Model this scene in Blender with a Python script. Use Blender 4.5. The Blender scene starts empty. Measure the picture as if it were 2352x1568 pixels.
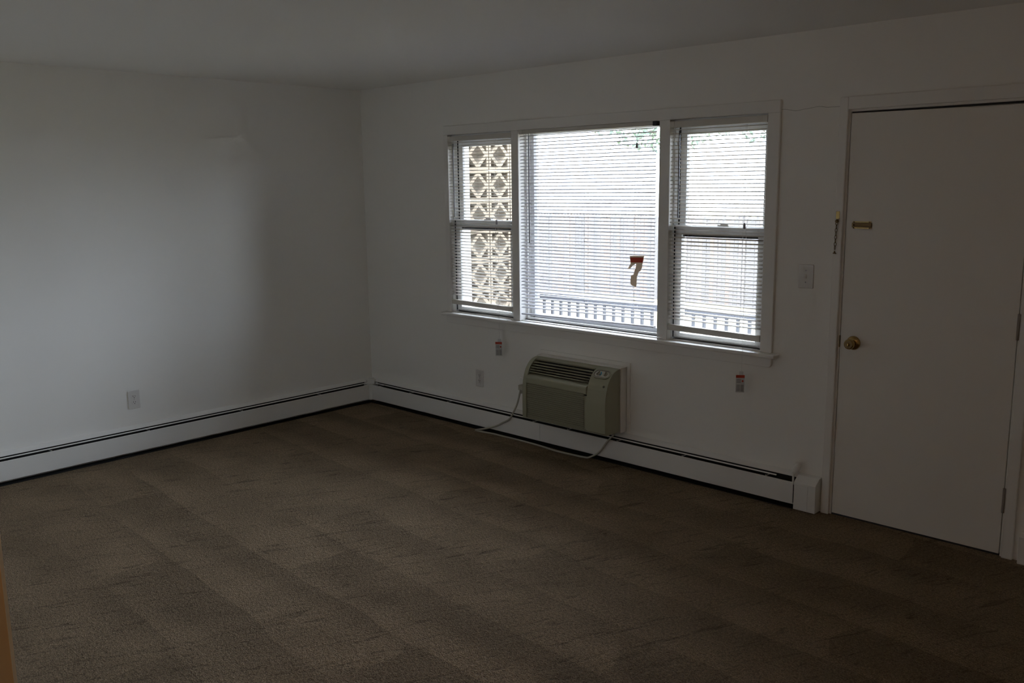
import bpy, math, random
from mathutils import Vector, Matrix

random.seed(7)
SC = bpy.context.scene
COL = SC.collection
PI = math.pi

# ------------------------------------------------------------------ camera
CAM_POS = Vector((5.75173, -4.35331, 1.71732))
YAW, PITCH, ROLL, FPX = 0.76394, -0.17403, -0.01339, 2058.29
fw = Vector((-math.sin(YAW) * math.cos(PITCH), math.cos(YAW) * math.cos(PITCH), math.sin(PITCH)))
r0 = Vector((math.cos(YAW), math.sin(YAW), 0.0))
u0 = r0.cross(fw)
rt = r0 * math.cos(ROLL) + u0 * math.sin(ROLL)
up = u0 * math.cos(ROLL) - r0 * math.sin(ROLL)
cam_data = bpy.data.cameras.new('camera')
cam_data.sensor_fit = 'HORIZONTAL'
cam_data.sensor_width = 36.0
cam_data.lens = FPX / 2352.0 * 36.0
cam_data.clip_start = 0.02
cam = bpy.data.objects.new('camera', cam_data)
COL.objects.link(cam)
M = Matrix((rt, up, -fw)).transposed().to_4x4()
M.translation = CAM_POS
cam.matrix_world = M
SC.camera = cam

# ------------------------------------------------------------------ sky, exposure
world = bpy.data.worlds.new('overcast_sky')
SC.world = world
world.use_nodes = True
bg = world.node_tree.nodes['Background']
bg.inputs['Color'].default_value = (0.86, 0.965, 1.12, 1.0)
bg.inputs['Strength'].default_value = 15.0
# standard overcast sky: zenith three times as bright as the horizon
_n, _l = world.node_tree.nodes, world.node_tree.links
_tc = _n.new('ShaderNodeTexCoord')
_sp = _n.new('ShaderNodeSeparateXYZ')
_mr = _n.new('ShaderNodeMapRange')
_mr.inputs['From Min'].default_value = 0.0
_mr.inputs['From Max'].default_value = 1.0
_mr.inputs['To Min'].default_value = 1.0 / 3.0
_mr.inputs['To Max'].default_value = 1.0
_mx = _n.new('ShaderNodeVectorMath')
_mx.operation = 'SCALE'
_mx.inputs[0].default_value = (0.86, 0.965, 1.12)
_l.new(_tc.outputs['Generated'], _sp.inputs['Vector'])
_l.new(_sp.outputs['Z'], _mr.inputs['Value'])
_l.new(_mr.outputs['Result'], _mx.inputs['Scale'])
_l.new(_mx.outputs['Vector'], bg.inputs['Color'])
SC.view_settings.view_transform = 'Standard'
SC.view_settings.look = 'None'
SC.view_settings.gamma = 1.0
SC.view_settings.use_curve_mapping = False
SC.view_settings.exposure = 0.80
cy = SC.cycles
cy.use_denoising = True
cy.use_adaptive_sampling = True
cy.adaptive_threshold = 0.12
cy.adaptive_min_samples = 20
cy.use_light_tree = False
cy.max_bounces = 9
cy.diffuse_bounces = 8
cy.glossy_bounces = 2
cy.transmission_bounces = 3
cy.transparent_max_bounces = 12
cy.caustics_reflective = False
cy.caustics_refractive = False
cy.sample_clamp_indirect = 6.0


def portal(name, x0, x1, z0, z1, y):
    d = bpy.data.lights.new(name, 'AREA')
    d.shape = 'RECTANGLE'
    d.size = x1 - x0
    d.size_y = z1 - z0
    d.cycles.is_portal = True
    o = bpy.data.objects.new(name, d)
    COL.objects.link(o)
    o.location = ((x0 + x1) / 2, y, (z0 + z1) / 2)
    o.rotation_euler = (-PI / 2, 0, 0)      # emits toward -y, into the room
    return o


portal('window_light_opening', 1.0, 1.61, 0.83, 2.05, 0.205)
portal('window_light_opening', 1.675, 2.775, 0.83, 2.05, 0.205)
portal('window_light_opening', 2.845, 3.44, 0.83, 2.05, 0.205)


# ------------------------------------------------------------------ materials
def nodes_of(m):
    m.use_nodes = True
    nt = m.node_tree
    return nt, nt.nodes, nt.links, nt.nodes['Principled BSDF']


def mat(name, col, rough=0.6, metal=0.0, spec=0.5, noise=0.0, nscale=30.0, bump=0.0, bscale=200.0, trans=0.0):
    m = bpy.data.materials.new(name)
    nt, N, L, b = nodes_of(m)
    b.inputs['Base Color'].default_value = (*col, 1)
    b.inputs['Roughness'].default_value = rough
    b.inputs['Metallic'].default_value = metal
    b.inputs['Specular IOR Level'].default_value = spec
    tc = N.new('ShaderNodeTexCoord')
    if noise > 0:
        n = N.new('ShaderNodeTexNoise')
        n.inputs['Scale'].default_value = nscale
        n.inputs['Detail'].default_value = 4
        L.new(tc.outputs['Object'], n.inputs['Vector'])
        r = N.new('ShaderNodeValToRGB')
        r.color_ramp.elements[0].position = 0.3
        r.color_ramp.elements[1].position = 0.7
        r.color_ramp.elements[0].color = (*[c * (1 - noise) for c in col], 1)
        r.color_ramp.elements[1].color = (*[min(1, c * (1 + noise)) for c in col], 1)
        L.new(n.outputs['Fac'], r.inputs['Fac'])
        L.new(r.outputs['Color'], b.inputs['Base Color'])
    if bump > 0:
        n2 = N.new('ShaderNodeTexNoise')
        n2.inputs['Scale'].default_value = bscale
        n2.inputs['Detail'].default_value = 3
        L.new(tc.outputs['Object'], n2.inputs['Vector'])
        bp = N.new('ShaderNodeBump')
        bp.inputs['Strength'].default_value = bump
        bp.inputs['Distance'].default_value = 0.002
        L.new(n2.outputs['Fac'], bp.inputs['Height'])
        L.new(bp.outputs['Normal'], b.inputs['Normal'])
    if trans > 0:
        t = N.new('ShaderNodeBsdfTranslucent')
        t.inputs['Color'].default_value = (*col, 1)
        mx = N.new('ShaderNodeMixShader')
        mx.inputs['Fac'].default_value = trans
        out = N['Material Output']
        L.new(b.outputs['BSDF'], mx.inputs[1])
        L.new(t.outputs['BSDF'], mx.inputs[2])
        L.new(mx.outputs['Shader'], out.inputs['Surface'])
    return m


def carpet_mat():
    m = bpy.data.materials.new('brown_cut_pile_carpet')
    nt, N, L, b = nodes_of(m)
    b.inputs['Roughness'].default_value = 0.95
    b.inputs['Specular IOR Level'].default_value = 0.08
    tc = N.new('ShaderNodeTexCoord')

    def noise(scale, detail, rough=0.55, vec=None, dist=0.0):
        n = N.new('ShaderNodeTexNoise')
        n.inputs['Scale'].default_value = scale
        n.inputs['Detail'].default_value = detail
        n.inputs['Roughness'].default_value = rough
        n.inputs['Distortion'].default_value = dist
        L.new(vec if vec else tc.outputs['Object'], n.inputs['Vector'])
        return n.outputs['Fac']

    def ramp(src, p0, p1, v0, v1):
        r = N.new('ShaderNodeMapRange')
        r.inputs['From Min'].default_value = p0
        r.inputs['From Max'].default_value = p1
        r.inputs['To Min'].default_value = v0
        r.inputs['To Max'].default_value = v1
        L.new(src, r.inputs['Value'])
        return r.outputs['Result']

    def mul(a, c):
        k = N.new('ShaderNodeMath')
        k.operation = 'MULTIPLY'
        L.new(a, k.inputs[0])
        L.new(c, k.inputs[1])
        return k.outputs[0]

    def add(a, c, w=1.0):
        k = N.new('ShaderNodeMath')
        k.operation = 'MULTIPLY_ADD'
        L.new(c, k.inputs[0])
        k.inputs[1].default_value = w
        L.new(a, k.inputs[2])
        return k.outputs[0]

    def tex_map(angle, sx, sy):
        q = N.new('ShaderNodeMapping')
        q.vector_type = 'TEXTURE'
        q.inputs['Rotation'].default_value = (0, 0, math.radians(angle))
        q.inputs['Scale'].default_value = (sx, sy, 1)
        L.new(tc.outputs['Object'], q.inputs['Vector'])
        return q.outputs['Vector']

    def m2(op, a, c=0.0, d=0.0):
        k = N.new('ShaderNodeMath')
        k.operation = op
        for i, v in enumerate((a, c, d)):
            if isinstance(v, (int, float)):
                k.inputs[i].default_value = v
            else:
                L.new(v, k.inputs[i])
        return k.outputs[0]

    # nap brushed into wedge-shaped lanes by a vacuum cleaner run along the room
    sep = N.new('ShaderNodeSeparateXYZ')
    L.new(tex_map(-4.0, 1, 1), sep.inputs['Vector'])
    wob = noise(1.1, 2.0)
    yy = m2('MULTIPLY_ADD', wob, 0.45, m2('MULTIPLY', sep.outputs['Y'], 1 / 0.34))
    row = m2('FLOOR', yy)
    fy = m2('FRACT', yy)
    gx = m2('FRACT', m2('MULTIPLY_ADD', row, 0.377, m2('MULTIPLY_ADD', wob, 0.3, m2('MULTIPLY', sep.outputs['X'], 1 / 2.3))))
    wedge = ramp(m2('SUBTRACT', m2('MULTIPLY', gx, 0.85), fy), -0.22, 0.12, 0.0, 1.0)
    wedge_n = [n for n in N if n.type == 'MAP_RANGE'][-1]
    wedge_n.clamp = True
    mask = ramp(noise(0.9, 1.0, 0.5, tex_map(10, 1.4, 1.0)), 0.40, 0.60, 0.15, 1.0)
    lanes = m2('MULTIPLY_ADD', m2('SUBTRACT', wedge, 0.5), m2('MULTIPLY', mask, 0.26), 1.0)
    creases = noise(1.0, 3.0, 0.62, tex_map(66, 0.20, 0.032), 1.2)
    tuft = noise(190.0, 1.0)
    clump = noise(75.0, 2.0, 0.65)
    patch = noise(3.2, 1.0)
    val = mul(mul(lanes, ramp(patch, 0.35, 0.65, 0.92, 1.08)),
              mul(mul(ramp(tuft, 0.3, 0.7, 0.62, 1.38), ramp(clump, 0.3, 0.7, 0.74, 1.26)), ramp(creases, 0.30, 0.44, 0.62, 1.0)))
    mix = N.new('ShaderNodeMix')
    mix.data_type = 'RGBA'
    mix.blend_type = 'MULTIPLY'
    mix.inputs['Factor'].default_value = 1.0
    mix.inputs['A'].default_value = (*CARPET, 1)
    cmb = N.new('ShaderNodeCombineColor')
    for i in range(3):
        L.new(val, cmb.inputs[i])
    L.new(cmb.outputs['Color'], mix.inputs['B'])
    L.new(mix.outputs['Result'], b.inputs['Base Color'])
    h = add(add(tuft, clump, 1.6), creases, 1.4)
    bp = N.new('ShaderNodeBump')
    bp.inputs['Strength'].default_value = 0.85
    bp.inputs['Distance'].default_value = 0.009
    L.new(h, bp.inputs['Height'])
    L.new(bp.outputs['Normal'], b.inputs['Normal'])
    return m


def wall_crack_mat(col):
    """flat wall paint with one hairline plaster crack between window casing and door casing"""
    m = mat('wall_paint_with_hairline_crack', col, 0.75, spec=0.25)
    nt, N, L, b = nodes_of(m)
    tc = [n for n in N if n.type == 'TEX_COORD'][0]
    sp = N.new('ShaderNodeSeparateXYZ')
    L.new(tc.outputs['Object'], sp.inputs['Vector'])
    nz = N.new('ShaderNodeTexNoise')
    nz.inputs['Scale'].default_value = 9.0
    nz.inputs['Detail'].default_value = 1.0
    L.new(tc.outputs['Object'], nz.inputs['Vector'])

    def math_(op, a, c, d=None):
        k = N.new('ShaderNodeMath')
        k.operation = op
        for i, v in enumerate((a, c, d)):
            if v is None:
                continue
            if isinstance(v, (int, float)):
                k.inputs[i].default_value = v
            else:
                L.new(v, k.inputs[i])
        return k.outputs[0]
    z = math_('MULTIPLY_ADD', nz.outputs['Fac'], 0.03, sp.outputs['Z'])
    dz = math_('ABSOLUTE', math_('SUBTRACT', z, 2.083), 0)
    line = math_('LESS_THAN', dz, 0.0012)
    inx = math_('MULTIPLY', math_('GREATER_THAN', sp.outputs['X'], 3.50), math_('LESS_THAN', sp.outputs['X'], 3.84))
    f = math_('MULTIPLY', line, inx)
    mx = N.new('ShaderNodeMix')
    mx.data_type = 'RGBA'
    mx.inputs['A'].default_value = (*col, 1)
    mx.inputs['B'].default_value = (*[c * 0.55 for c in col], 1)
    L.new(f, mx.inputs['Factor'])
    L.new(mx.outputs['Result'], b.inputs['Base Color'])
    return m


def glass_mat():
    m = bpy.data.materials.new('window_glass')
    m.use_nodes = True
    nt = m.node_tree
    N, L = nt.nodes, nt.links
    for n in list(N):
        N.remove(n)
    out = N.new('ShaderNodeOutputMaterial')
    t = N.new('ShaderNodeBsdfTransparent')
    t.inputs['Color'].default_value = (0.985, 0.99, 0.988, 1)
    g = N.new('ShaderNodeBsdfGlossy')
    g.inputs['Roughness'].default_value = 0.02
    lw = N.new('ShaderNodeFresnel')
    lw.inputs['IOR'].default_value = 1.3
    mx = N.new('ShaderNodeMixShader')
    L.new(lw.outputs['Fac'], mx.inputs['Fac'])
    L.new(t.outputs['BSDF'], mx.inputs[1])
    L.new(g.outputs['BSDF'], mx.inputs[2])
    L.new(mx.outputs['Shader'], out.inputs['Surface'])
    return m


LANE_ANGLE = -22.0
CARPET = (0.236, 0.175, 0.115)
WALLC = (0.90, 0.887, 0.85)

MT = {
    'wall': mat('wall_paint', WALLC, 0.75, spec=0.25),
    'wallcrack': wall_crack_mat(WALLC),
    'ceiling': mat('ceiling_paint', (0.885, 0.872, 0.84), 0.85, spec=0.2),
    'hall': mat('warm_light_hall_paint', (0.80, 0.60, 0.37), 0.7, spec=0.25),  # beige puts part of the warm lamp light into the colour
    'bead': mat('white_corner_bead', (0.88, 0.86, 0.8), 0.6),
    'trim': mat('trim_paint', (0.86, 0.845, 0.81), 0.42, spec=0.4),
    'door': mat('door_paint', (0.83, 0.80, 0.745), 0.45, spec=0.4),
    'vinyl': mat('white_vinyl', (0.80, 0.81, 0.82), 0.4),
    'gasket_gap': mat('black_gasket_and_gap_shade', (0.02, 0.02, 0.022), 0.6),
    'glass': glass_mat(),
    'slat': mat('cream_blind_slat', (0.74, 0.705, 0.66), 0.45, trans=0.16),
    'slatw': mat('white_blind_slat', (0.73, 0.725, 0.765), 0.45, trans=0.16),
    'rail': mat('blind_rail', (0.66, 0.63, 0.57), 0.4),
    'wand': mat('clear_grey_wand', (0.13, 0.14, 0.15), 0.3),
    'cord': mat('white_cord', (0.72, 0.71, 0.69), 0.7),
    'tassel': mat('grey_plastic_tassel', (0.30, 0.28, 0.31), 0.5),
    'paper': mat('tag_paper', (0.66, 0.66, 0.66), 0.7, noise=0.05),
    'torn': mat('thin_torn_paper', (0.46, 0.39, 0.31), 0.7, noise=0.12, nscale=60, trans=0.5),
    'red': mat('tag_red_print', (0.55, 0.06, 0.025), 0.6),
    'ink': mat('tag_grey_print', (0.30, 0.30, 0.31), 0.7),
    'heater': mat('heater_enamel', (0.83, 0.82, 0.79), 0.38, spec=0.45),
    'dark': mat('shade_dark_heater_inside', (0.012, 0.012, 0.012), 0.8),  # near-black colour stands in for the shade inside the heaters
    'clip': mat('galvanised_clip', (0.55, 0.54, 0.52), 0.45, 0.4),
    'ac': mat('olive_beige_plastic', (0.36, 0.355, 0.25), 0.45, noise=0.02, nscale=8),
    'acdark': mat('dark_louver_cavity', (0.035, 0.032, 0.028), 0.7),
    'aclouv': mat('louver_plastic', (0.24, 0.225, 0.15), 0.5),
    'acpanel': mat('control_panel', (0.55, 0.54, 0.44), 0.4),
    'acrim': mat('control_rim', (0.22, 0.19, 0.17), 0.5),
    'acknob': mat('control_knob', (0.42, 0.39, 0.30), 0.35),
    'blue': mat('blue_dial_print', (0.02, 0.25, 0.42), 0.5),
    'logo': mat('grey_badge', (0.16, 0.16, 0.13), 0.4),
    'cable': mat('beige_power_cord', (0.46, 0.44, 0.36), 0.55),
    'plastic': mat('wall_plate_plastic', (0.74, 0.72, 0.69), 0.35),
    'slot': mat('socket_slot', (0.02, 0.02, 0.02), 0.6),
    'brass': mat('polished_brass', (0.52, 0.37, 0.15), 0.24, 1.0),
    'brassd': mat('tarnished_brass', (0.20, 0.13, 0.06), 0.38, 1.0),
    'hinge': mat('painted_hinge', (0.30, 0.26, 0.23), 0.5),
    'carpet': carpet_mat(),
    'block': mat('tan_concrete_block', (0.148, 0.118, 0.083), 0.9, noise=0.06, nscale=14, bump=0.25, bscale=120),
    'concrete': mat('grey_concrete', (0.42, 0.41, 0.39), 0.9, noise=0.06, nscale=3, bump=0.1),
    'porchc': mat('porch_ceiling_board', (0.62, 0.62, 0.62), 0.7),
    'gravel': mat('dry_winter_grass', (0.17, 0.142, 0.08), 0.95, noise=0.2, nscale=2.5, bump=0.3, bscale=30),
    'railing': mat('dark_grey_railing', (0.055, 0.058, 0.07), 0.5),
    'siding': mat('white_siding', (0.60, 0.61, 0.62), 0.6),
    'bark': mat('tree_bark', (0.22, 0.20, 0.18), 0.9, noise=0.15),
    'leaf': mat('evergreen_leaf', (0.16, 0.22, 0.17), 0.7),
    'lampglass': mat('lamp_glass', (0.9, 0.85, 0.75), 0.4),
}
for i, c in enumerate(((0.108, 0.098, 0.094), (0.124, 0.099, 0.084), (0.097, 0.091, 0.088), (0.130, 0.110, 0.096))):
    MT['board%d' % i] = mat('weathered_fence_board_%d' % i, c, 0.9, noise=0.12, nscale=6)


# ------------------------------------------------------------------ mesh helpers
class MB:
    def __init__(self):
        self.v, self.f = [], []

    def add(self, vs, fs):
        o = len(self.v)
        self.v += [tuple(x) for x in vs]
        self.f += [tuple(o + i for i in f) for f in fs]
        return self

    def box(self, x0, x1, y0, y1, z0, z1):
        vs = [(x, y, z) for x in (x0, x1) for y in (y0, y1) for z in (z0, z1)]
        return self.add(vs, [(0, 1, 3, 2), (4, 6, 7, 5), (0, 4, 5, 1), (2, 3, 7, 6), (0, 2, 6, 4), (1, 5, 7, 3)])

    def prism(self, pts, axis, a, b):
        """closed polygon pts (2-d, in the other two axes in order) extruded along axis from a to b"""
        n = len(pts)
        vs = []
        for t in (a, b):
            for p in pts:
                q = list(p)
                q.insert(axis, t)
                vs.append(q)
        fs = [tuple(range(n - 1, -1, -1)), tuple(range(n, 2 * n))]
        fs += [(i, (i + 1) % n, n + (i + 1) % n, n + i) for i in range(n)]
        return self.add(vs, fs)

    def tube(self, path, r, n=8, closed=False):
        path = [Vector(p) for p in path]
        k = len(path)
        rs = r if isinstance(r, (list, tuple)) else [r] * k
        rings = []
        ref = None
        for i, p in enumerate(path):
            if closed:
                d = (path[(i + 1) % k] - path[i - 1]).normalized()
            else:
                d = (path[min(i + 1, k - 1)] - path[max(i - 1, 0)]).normalized()
            if ref is None:
                ref = Vector((0, 0, 1)) if abs(d.z) < 0.9 else Vector((1, 0, 0))
            s = d.cross(ref).normalized()
            t = s.cross(d).normalized()
            ref = t
            rings.append([p + (s * math.cos(2 * PI * j / n) + t * math.sin(2 * PI * j / n)) * rs[i] for j in range(n)])
        vs = [v for g in rings for v in g]
        fs = []
        for i in range(k if closed else k - 1):
            a, c = i * n, ((i + 1) % k) * n
            fs += [(a + j, a + (j + 1) % n, c + (j + 1) % n, c + j) for j in range(n)]
        if not closed:
            fs += [tuple(range(n - 1, -1, -1)), tuple((k - 1) * n + j for j in range(n))]
        return self.add(vs, fs)

    def lathe(self, prof, o, ax, n=20):
        """prof = [(radius, distance along ax)]"""
        o, ax = Vector(o), Vector(ax).normalized()
        s = ax.orthogonal().normalized()
        t = ax.cross(s)
        vs = []
        for r, h in prof:
            for j in range(n):
                a = 2 * PI * j / n
                vs.append(o + ax * h + (s * math.cos(a) + t * math.sin(a)) * r)
        fs = []
        for i in range(len(prof) - 1):
            fs += [(i * n + j, i * n + (j + 1) % n, (i + 1) * n + (j + 1) % n, (i + 1) * n + j) for j in range(n)]
        fs += [tuple(range(n - 1, -1, -1)), tuple((len(prof) - 1) * n + j for j in range(n))]
        return self.add(vs, fs)

    def mesh(self, name, m, smooth=False):
        me = bpy.data.meshes.new(name)
        me.from_pydata(self.v, [], self.f)
        me.materials.append(MT[m] if isinstance(m, str) else m)
        me.validate()
        import bmesh
        b = bmesh.new()
        b.from_mesh(me)
        bmesh.ops.recalc_face_normals(b, faces=b.faces)
        b.to_mesh(me)
        b.free()
        if smooth:
            me.shade_smooth()
        return me


def link(name, me, parent=None):
    o = bpy.data.objects.new(name, me)
    COL.objects.link(o)
    if parent is not None:
        o.parent = parent
    return o


def obj(name, mb, m, parent=None, smooth=False, bevel=0.0, seg=2):
    o = link(name, mb.mesh(name, m, smooth), parent)
    if bevel > 0:
        bm = o.modifiers.new('bevel', 'BEVEL')
        bm.width = bevel
        bm.segments = seg
        bm.limit_method = 'ANGLE'
        bm.angle_limit = math.radians(40)
    return o


def empty(name, loc=(0, 0, 0)):
    o = bpy.data.objects.new(name, None)
    o.empty_display_size = 0.05
    COL.objects.link(o)
    o.location = loc
    return o


def tag(o, label, cat, group=None):
    o['label'] = label
    o['category'] = cat
    if group:
        o['group'] = group
    return o


def struct(o, label=None):
    o['kind'] = 'structure'
    if label:
        o['label'] = label
    return o


def box(x0, x1, y0, y1, z0, z1):
    return MB().box(x0, x1, y0, y1, z0, z1)


# ------------------------------------------------------------------ room shell
H = 2.44
XR = 6.30           # right end of the room
YF = -3.80          # front wall with the opening the picture was taken from
YH = -5.60          # end of the hall behind the camera
WT = 0.20           # outside wall thickness


def wall_with_holes(x0, x1, z0, z1, y0, y1, holes):
    xs = sorted({x0, x1, *[h[0] for h in holes], *[h[1] for h in holes]})
    zs = sorted({z0, z1, *[h[2] for h in holes], *[h[3] for h in holes]})
    solid = {}
    for i in range(len(xs) - 1):
        for j in range(len(zs) - 1):
            cx, cz = (xs[i] + xs[i + 1]) / 2, (zs[j] + zs[j + 1]) / 2
            solid[i, j] = not any(h[0] < cx < h[1] and h[2] < cz < h[3] for h in holes)
    b = MB()
    for (i, j), s in solid.items():
        if not s:
            continue
        a, c, d, e = xs[i], xs[i + 1], zs[j], zs[j + 1]
        b.add([(a, y0, d), (c, y0, d), (c, y0, e), (a, y0, e)], [(0, 1, 2, 3)])
        b.add([(a, y1, d), (c, y1, d), (c, y1, e), (a, y1, e)], [(3, 2, 1, 0)])
        for di, dj, q in ((-1, 0, [(a, d), (a, e)]), (1, 0, [(c, d), (c, e)]), (0, -1, [(a, d), (c, d)]), (0, 1, [(a, e), (c, e)])):
            if not solid.get((i + di, j + dj), False):
                (p, z), (p2, z2) = q
                b.add([(p, y0, z), (p, y1, z), (p2, y1, z2), (p2, y0, z2)], [(0, 1, 2, 3)])
    me = bpy.data.meshes.new('w')
    import bmesh
    me.from_pydata(b.v, [], b.f)
    bm = bmesh.new()
    bm.from_mesh(me)
    bmesh.ops.remove_doubles(bm, verts=bm.verts, dist=1e-5)
    bmesh.ops.recalc_face_normals(bm, faces=bm.faces)
    bm.to_mesh(me)
    bm.free()
    return me


WIN = (0.985, 3.455, 0.815, 2.07)
DOOR = (3.862, 4.680, 0.0, 2.045)
me = wall_with_holes(-0.15, XR + 0.15, -0.02, H + 0.1, 0.0, WT, [WIN, (DOOR[0], DOOR[1], -0.02, DOOR[3])])
me.materials.append(MT['wallcrack'])
struct(link('wall_back', me))
struct(obj('wall_left', box(-0.15, 0.0, YF - 0.12, 0.0, -0.02, H + 0.1), 'wall'))
struct(obj('wall_right', box(XR, XR + 0.15, YH, 0.0, -0.02, H + 0.1), 'wall'))
wf = struct(obj('wall_front', box(0.0, 3.684, YF - 0.12, YF, -0.02, H), 'wall'))
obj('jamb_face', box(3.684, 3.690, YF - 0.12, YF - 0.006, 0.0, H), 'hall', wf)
obj('corner_bead', box(3.684, 3.692, YF - 0.006, YF + 0.001, 0.0, H), 'bead', wf)
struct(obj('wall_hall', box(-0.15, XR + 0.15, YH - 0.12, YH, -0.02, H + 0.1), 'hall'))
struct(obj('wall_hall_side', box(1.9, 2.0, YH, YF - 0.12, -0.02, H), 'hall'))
struct(obj('floor', box(-0.15, XR + 0.15, YH, WT - 0.03, -0.06, 0.0), 'carpet'))
struct(obj('ceiling', box(-0.15, XR + 0.15, YH, WT, H, H + 0.1), 'ceiling'))

# ------------------------------------------------------------------ window trim
CY = -0.018
struct(obj('trim_1', box(0.955, 3.508, CY, 0, 2.058, 2.121), 'trim', bevel=0.003), 'flat painted head casing above the three windows')
struct(obj('trim_2', box(0.955, 0.998, CY, 0, 0.81, 2.058), 'trim', bevel=0.003), 'flat casing left of the windows')
struct(obj('trim_3', box(3.440, 3.508, CY, 0, 0.81, 2.058), 'trim', bevel=0.003), 'flat casing right of the windows')
struct(obj('trim_4', box(1.612, 1.675, CY, 0.17, 0.81, 2.058), 'trim', bevel=0.003), 'mullion between left and middle window')
struct(obj('trim_5', box(2.775, 2.845, CY, 0.17, 0.81, 2.058), 'trim', bevel=0.003), 'mullion between middle and right window')
struct(obj('trim_6', box(0.922, 3.545, -0.058, 0.03, 0.787, 0.81), 'trim', bevel=0.008, seg=3), 'window stool with rounded nose')
ap = []
for cx, cz, a0 in ((0.94 + 0.02, 0.732 + 0.02, PI), (3.508 - 0.02, 0.732 + 0.02, 1.5 * PI)):
    for k in range(5):
        a = a0 + k * PI / 8
        ap.append((cx + 0.02 * math.cos(a), cz + 0.02 * math.sin(a)))
ap += [(3.508, 0.787), (0.94, 0.787)]
struct(obj('trim_7', MB().prism(ap, 1, -0.018, 0), 'trim', bevel=0.003), 'apron board under the window stool')
# liners of the three openings
struct(obj('trim_8', MB().box(0.985, 0.998, 0, 0.17, 0.81, 2.058).box(3.44, 3.455, 0, 0.17, 0.81, 2.058)
           .box(0.985, 3.455, 0.0, 0.17, 2.058, 2.07).box(0.985, 3.455, 0.03, WT + 0.03, 0.80, 0.815), 'trim'), 'painted jamb lining of the window openings')


# ------------------------------------------------------------------ windows
def frame_rect(x0, x1, z0, z1, y0, y1, s, t, bt):
    """sash: stiles s wide, top rail t, bottom rail bt"""
    return (MB().box(x0, x0 + s, y0, y1, z0, z1).box(x1 - s, x1, y0, y1, z0, z1)
            .box(x0 + s, x1 - s, y0, y1, z1 - t, z1).box(x0 + s, x1 - s, y0, y1, z0, z0 + bt))


def double_hung(name, x0, x1):
    w = struct(empty(name, ((x0 + x1) / 2, 0.1, 0.815)))
    inv = Vector(w.location)

    def P(nm, mb, m, parent=w, bevel=0.0):
        mb.v = [(a - inv.x, b - inv.y, c - inv.z) for a, b, c in mb.v]
        return obj(nm, mb, m, parent, bevel=bevel)
    # vinyl side tracks and sill
    P('frame', MB().box(x0, x0 + 0.012, 0.022, 0.15, 0.815, 2.058).box(x1 - 0.012, x1, 0.022, 0.15, 0.815, 2.058)
      .box(x0, x1, 0.022, 0.15, 2.035, 2.058).box(x0, x1, 0.05, 0.19, 0.8151, 0.825), 'vinyl', bevel=0.001)
    P('track_gap', MB().box(x0 + 0.0121, x0 + 0.0158, 0.064, 0.0715, 1.474, 2.034).box(x1 - 0.0158, x1 - 0.0121, 0.064, 0.0715, 1.474, 2.034)
      .box(x0 + 0.0121, x0 + 0.0158, 0.0235, 0.0298, 0.826, 1.473).box(x1 - 0.0158, x1 - 0.0121, 0.0235, 0.0298, 0.826, 1.473), 'gasket_gap')
    a, b = x0 + 0.016, x1 - 0.016
    up = P('upper_sash', frame_rect(a, b, 1.405, 2.034, 0.072, 0.102, 0.040, 0.056, 0.05), 'vinyl', bevel=0.002)
    P('pane', box(a + 0.040, b - 0.040, 0.085, 0.089, 1.455, 1.978), 'glass', up)
    lo = P('lower_sash', frame_rect(a, b, 0.826, 1.473, 0.030, 0.066, 0.042, 0.052, 0.026), 'vinyl', bevel=0.002)
    P('pane', box(a + 0.042, b - 0.042, 0.046, 0.050, 0.852, 1.421), 'glass', lo)
    P('glazing_strip', box(a + 0.042, b - 0.042, 0.052, 0.062, 1.408, 1.421), 'gasket_gap', lo)
    P('lift_rail', box(a + 0.02, b - 0.02, 0.018, 0.030, 0.830, 0.836), 'vinyl', lo)
    cx = (a + b) / 2 + 0.02
    lk = P('sash_lock', MB().box(cx - 0.035, cx + 0.035, 0.036, 0.064, 1.473, 1.480).box(cx - 0.02, cx + 0.028, 0.040, 0.058, 1.480, 1.492), 'plastic', lo, bevel=0.003)
    return w


double_hung('window_1', 0.998, 1.612)
double_hung('window_3', 2.845, 3.44)
w2 = struct(empty('window_2', (2.225, 0.1, 0.815)))


def P2(nm, mb, m, parent=w2, bevel=0.0):
    mb.v = [(a - 2.225, b - 0.1, c - 0.815) for a, b, c in mb.v]
    return obj(nm, mb, m, parent, bevel=bevel)


P2('frame', frame_rect(1.675, 2.775, 0.8155, 2.058, 0.10, 0.15, 0.030, 0.025, 0.035), 'vinyl', bevel=0.003)
P2('stop_molding', frame_rect(1.675, 2.775, 0.8155, 2.058, 0.052, 0.066, 0.012, 0.012, 0.014), 'trim', bevel=0.002)
P2('pane', box(1.705, 2.745, 0.123, 0.128, 0.85, 2.033), 'glass')


# ------------------------------------------------------------------ blinds
def slat_mesh(w, m, depth=0.025, crown=0.0022, t=0.0006):
    n = 6
    top, bot = [], []
    for i in range(n + 1):
        y = -depth / 2 + depth * i / n
        z = crown * (1 - (2 * y / depth) ** 2) - crown * 0.5
        top.append((y, z + t / 2))
        bot.append((y, z - t / 2))
    return MB().prism(top + bot[::-1], 0, -w / 2, w / 2).mesh('slat', m)


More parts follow.
